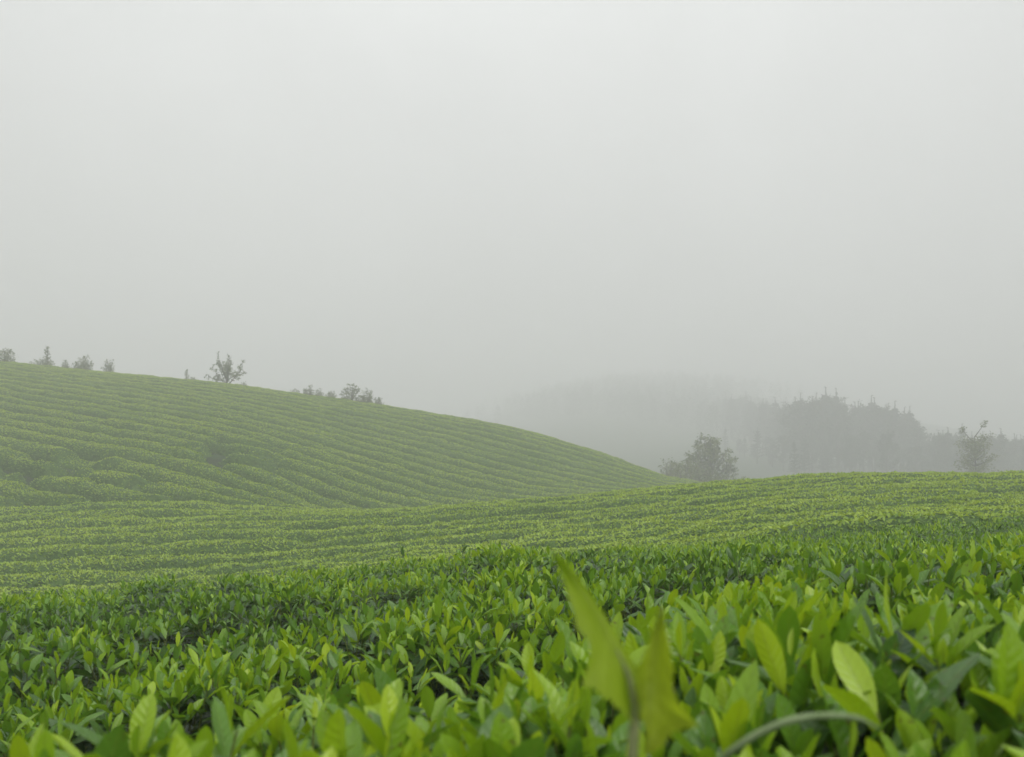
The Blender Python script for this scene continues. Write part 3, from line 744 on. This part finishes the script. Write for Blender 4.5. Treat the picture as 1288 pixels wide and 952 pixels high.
# ------------------------------------------------------------------ haze, sky, light
def haze():
    x0, x1, y0, y1, z0, z1 = -680, 680, -680, 680, -9, 92
    zmin = min((o.location.z for o in SC.objects), default=0)
    v = [(x, y, z) for z in (z0, z1) for y in (y0, y1) for x in (x0, x1)]
    f = [(0, 2, 3, 1), (4, 5, 7, 6), (0, 1, 5, 4), (1, 3, 7, 5), (3, 2, 6, 7), (2, 0, 4, 6)]
    me = bpy.data.meshes.new('haze'); me.from_pydata(v, [], f); me.update()
    o = bpy.data.objects.new('haze', me); C.objects.link(o)
    m, nt, out = mat('haze_air')
    pv = N(nt, 'ShaderNodeVolumePrincipled'); pv.inputs['Color'].default_value = (.88, .885, .885, 1)
    pv.inputs['Density'].default_value = HAZE; pv.inputs['Anisotropy'].default_value = 0.0
    nt.links.new(pv.outputs[0], out.inputs['Volume']); me.materials.append(m)
    tag(o, 'pale grey mist filling the air over the tea hills', 'mist', kind='stuff')
HAZE = .0070
haze()

w = bpy.data.worlds.new('World'); SC.world = w; w.use_nodes = True
nt = w.node_tree; nt.nodes.clear()
SUN_EL, SUN_ROT = math.radians(58), math.radians(150)
sky = N(nt, 'ShaderNodeTexSky', sky_type='NISHITA'); sky.sun_disc = False; sky.sun_elevation = SUN_EL; sky.sun_rotation = SUN_ROT
bw = N(nt, 'ShaderNodeRGBToBW'); nt.links.new(sky.outputs[0], bw.inputs[0])
tc = N(nt, 'ShaderNodeTexCoord'); sp = N(nt, 'ShaderNodeSeparateXYZ'); nt.links.new(tc.outputs['Generated'], sp.inputs[0])
mr = N(nt, 'ShaderNodeMapRange'); mr.inputs[1].default_value = -.05; mr.inputs[2].default_value = .9; mr.inputs[3].default_value = 2.2; mr.inputs[4].default_value = 6.0
nt.links.new(sp.outputs['Z'], mr.inputs[0])
# overcast: mostly an even grey cloud layer, brighter overhead, over what remains of the clear sky
mixv = math_(nt, 'ADD', math_(nt, 'MULTIPLY', mr.outputs[0], .85), math_(nt, 'MULTIPLY', bw.outputs[0], .15))
cn = N(nt, 'ShaderNodeTexNoise'); cn.inputs['Scale'].default_value = 2.6; cn.inputs['Detail'].default_value = 4; nt.links.new(tc.outputs['Generated'], cn.inputs['Vector'])
mixv = math_(nt, 'MULTIPLY', mixv, math_(nt, 'ADD', .72, math_(nt, 'MULTIPLY', cn.outputs['Fac'], .56)))
tint = mixc(nt, 1., mixv, (.992, 1.006, 1.008), 'MULTIPLY')
bg = N(nt, 'ShaderNodeBackground'); bg.inputs['Strength'].default_value = .15; nt.links.new(tint, bg.inputs['Color'])
wo = N(nt, 'ShaderNodeOutputWorld'); nt.links.new(bg.outputs[0], wo.inputs[0])

sl = bpy.data.lights.new('sun', 'SUN'); sl.energy = 1.5; sl.angle = math.radians(40); sl.color = (1, .98, .95)
so = bpy.data.objects.new('sun', sl); C.objects.link(so)
dv = Vector((math.sin(SUN_ROT) * math.cos(SUN_EL), math.cos(SUN_ROT) * math.cos(SUN_EL), math.sin(SUN_EL)))
so.rotation_euler = dv.to_track_quat('Z', 'Y').to_euler()

cam = bpy.data.cameras.new('camera'); co = bpy.data.objects.new('camera', cam); C.objects.link(co)
co.location = (0, 0, 0); co.rotation_euler = (PI / 2, 0, 0)
cam.sensor_width = 36; cam.lens = 36 * F / 1288; cam.shift_y = (Y0 - 476) / 1288; cam.clip_start = .02; cam.clip_end = 3000
cam.dof.use_dof = True; cam.dof.focus_distance = 6.5; cam.dof.aperture_fstop = 7.0
SC.camera = co

SC.view_settings.view_transform = 'Standard'; SC.view_settings.look = 'None'; SC.view_settings.gamma = 1; SC.view_settings.exposure = 0.90
SC.render.engine = 'CYCLES'
cy = SC.cycles
cy.use_denoising = True; cy.max_bounces = 8; cy.diffuse_bounces = 3; cy.glossy_bounces = 2; cy.transmission_bounces = 4; cy.volume_bounces = 2; cy.transparent_max_bounces = 8
cy.sample_clamp_indirect = 6
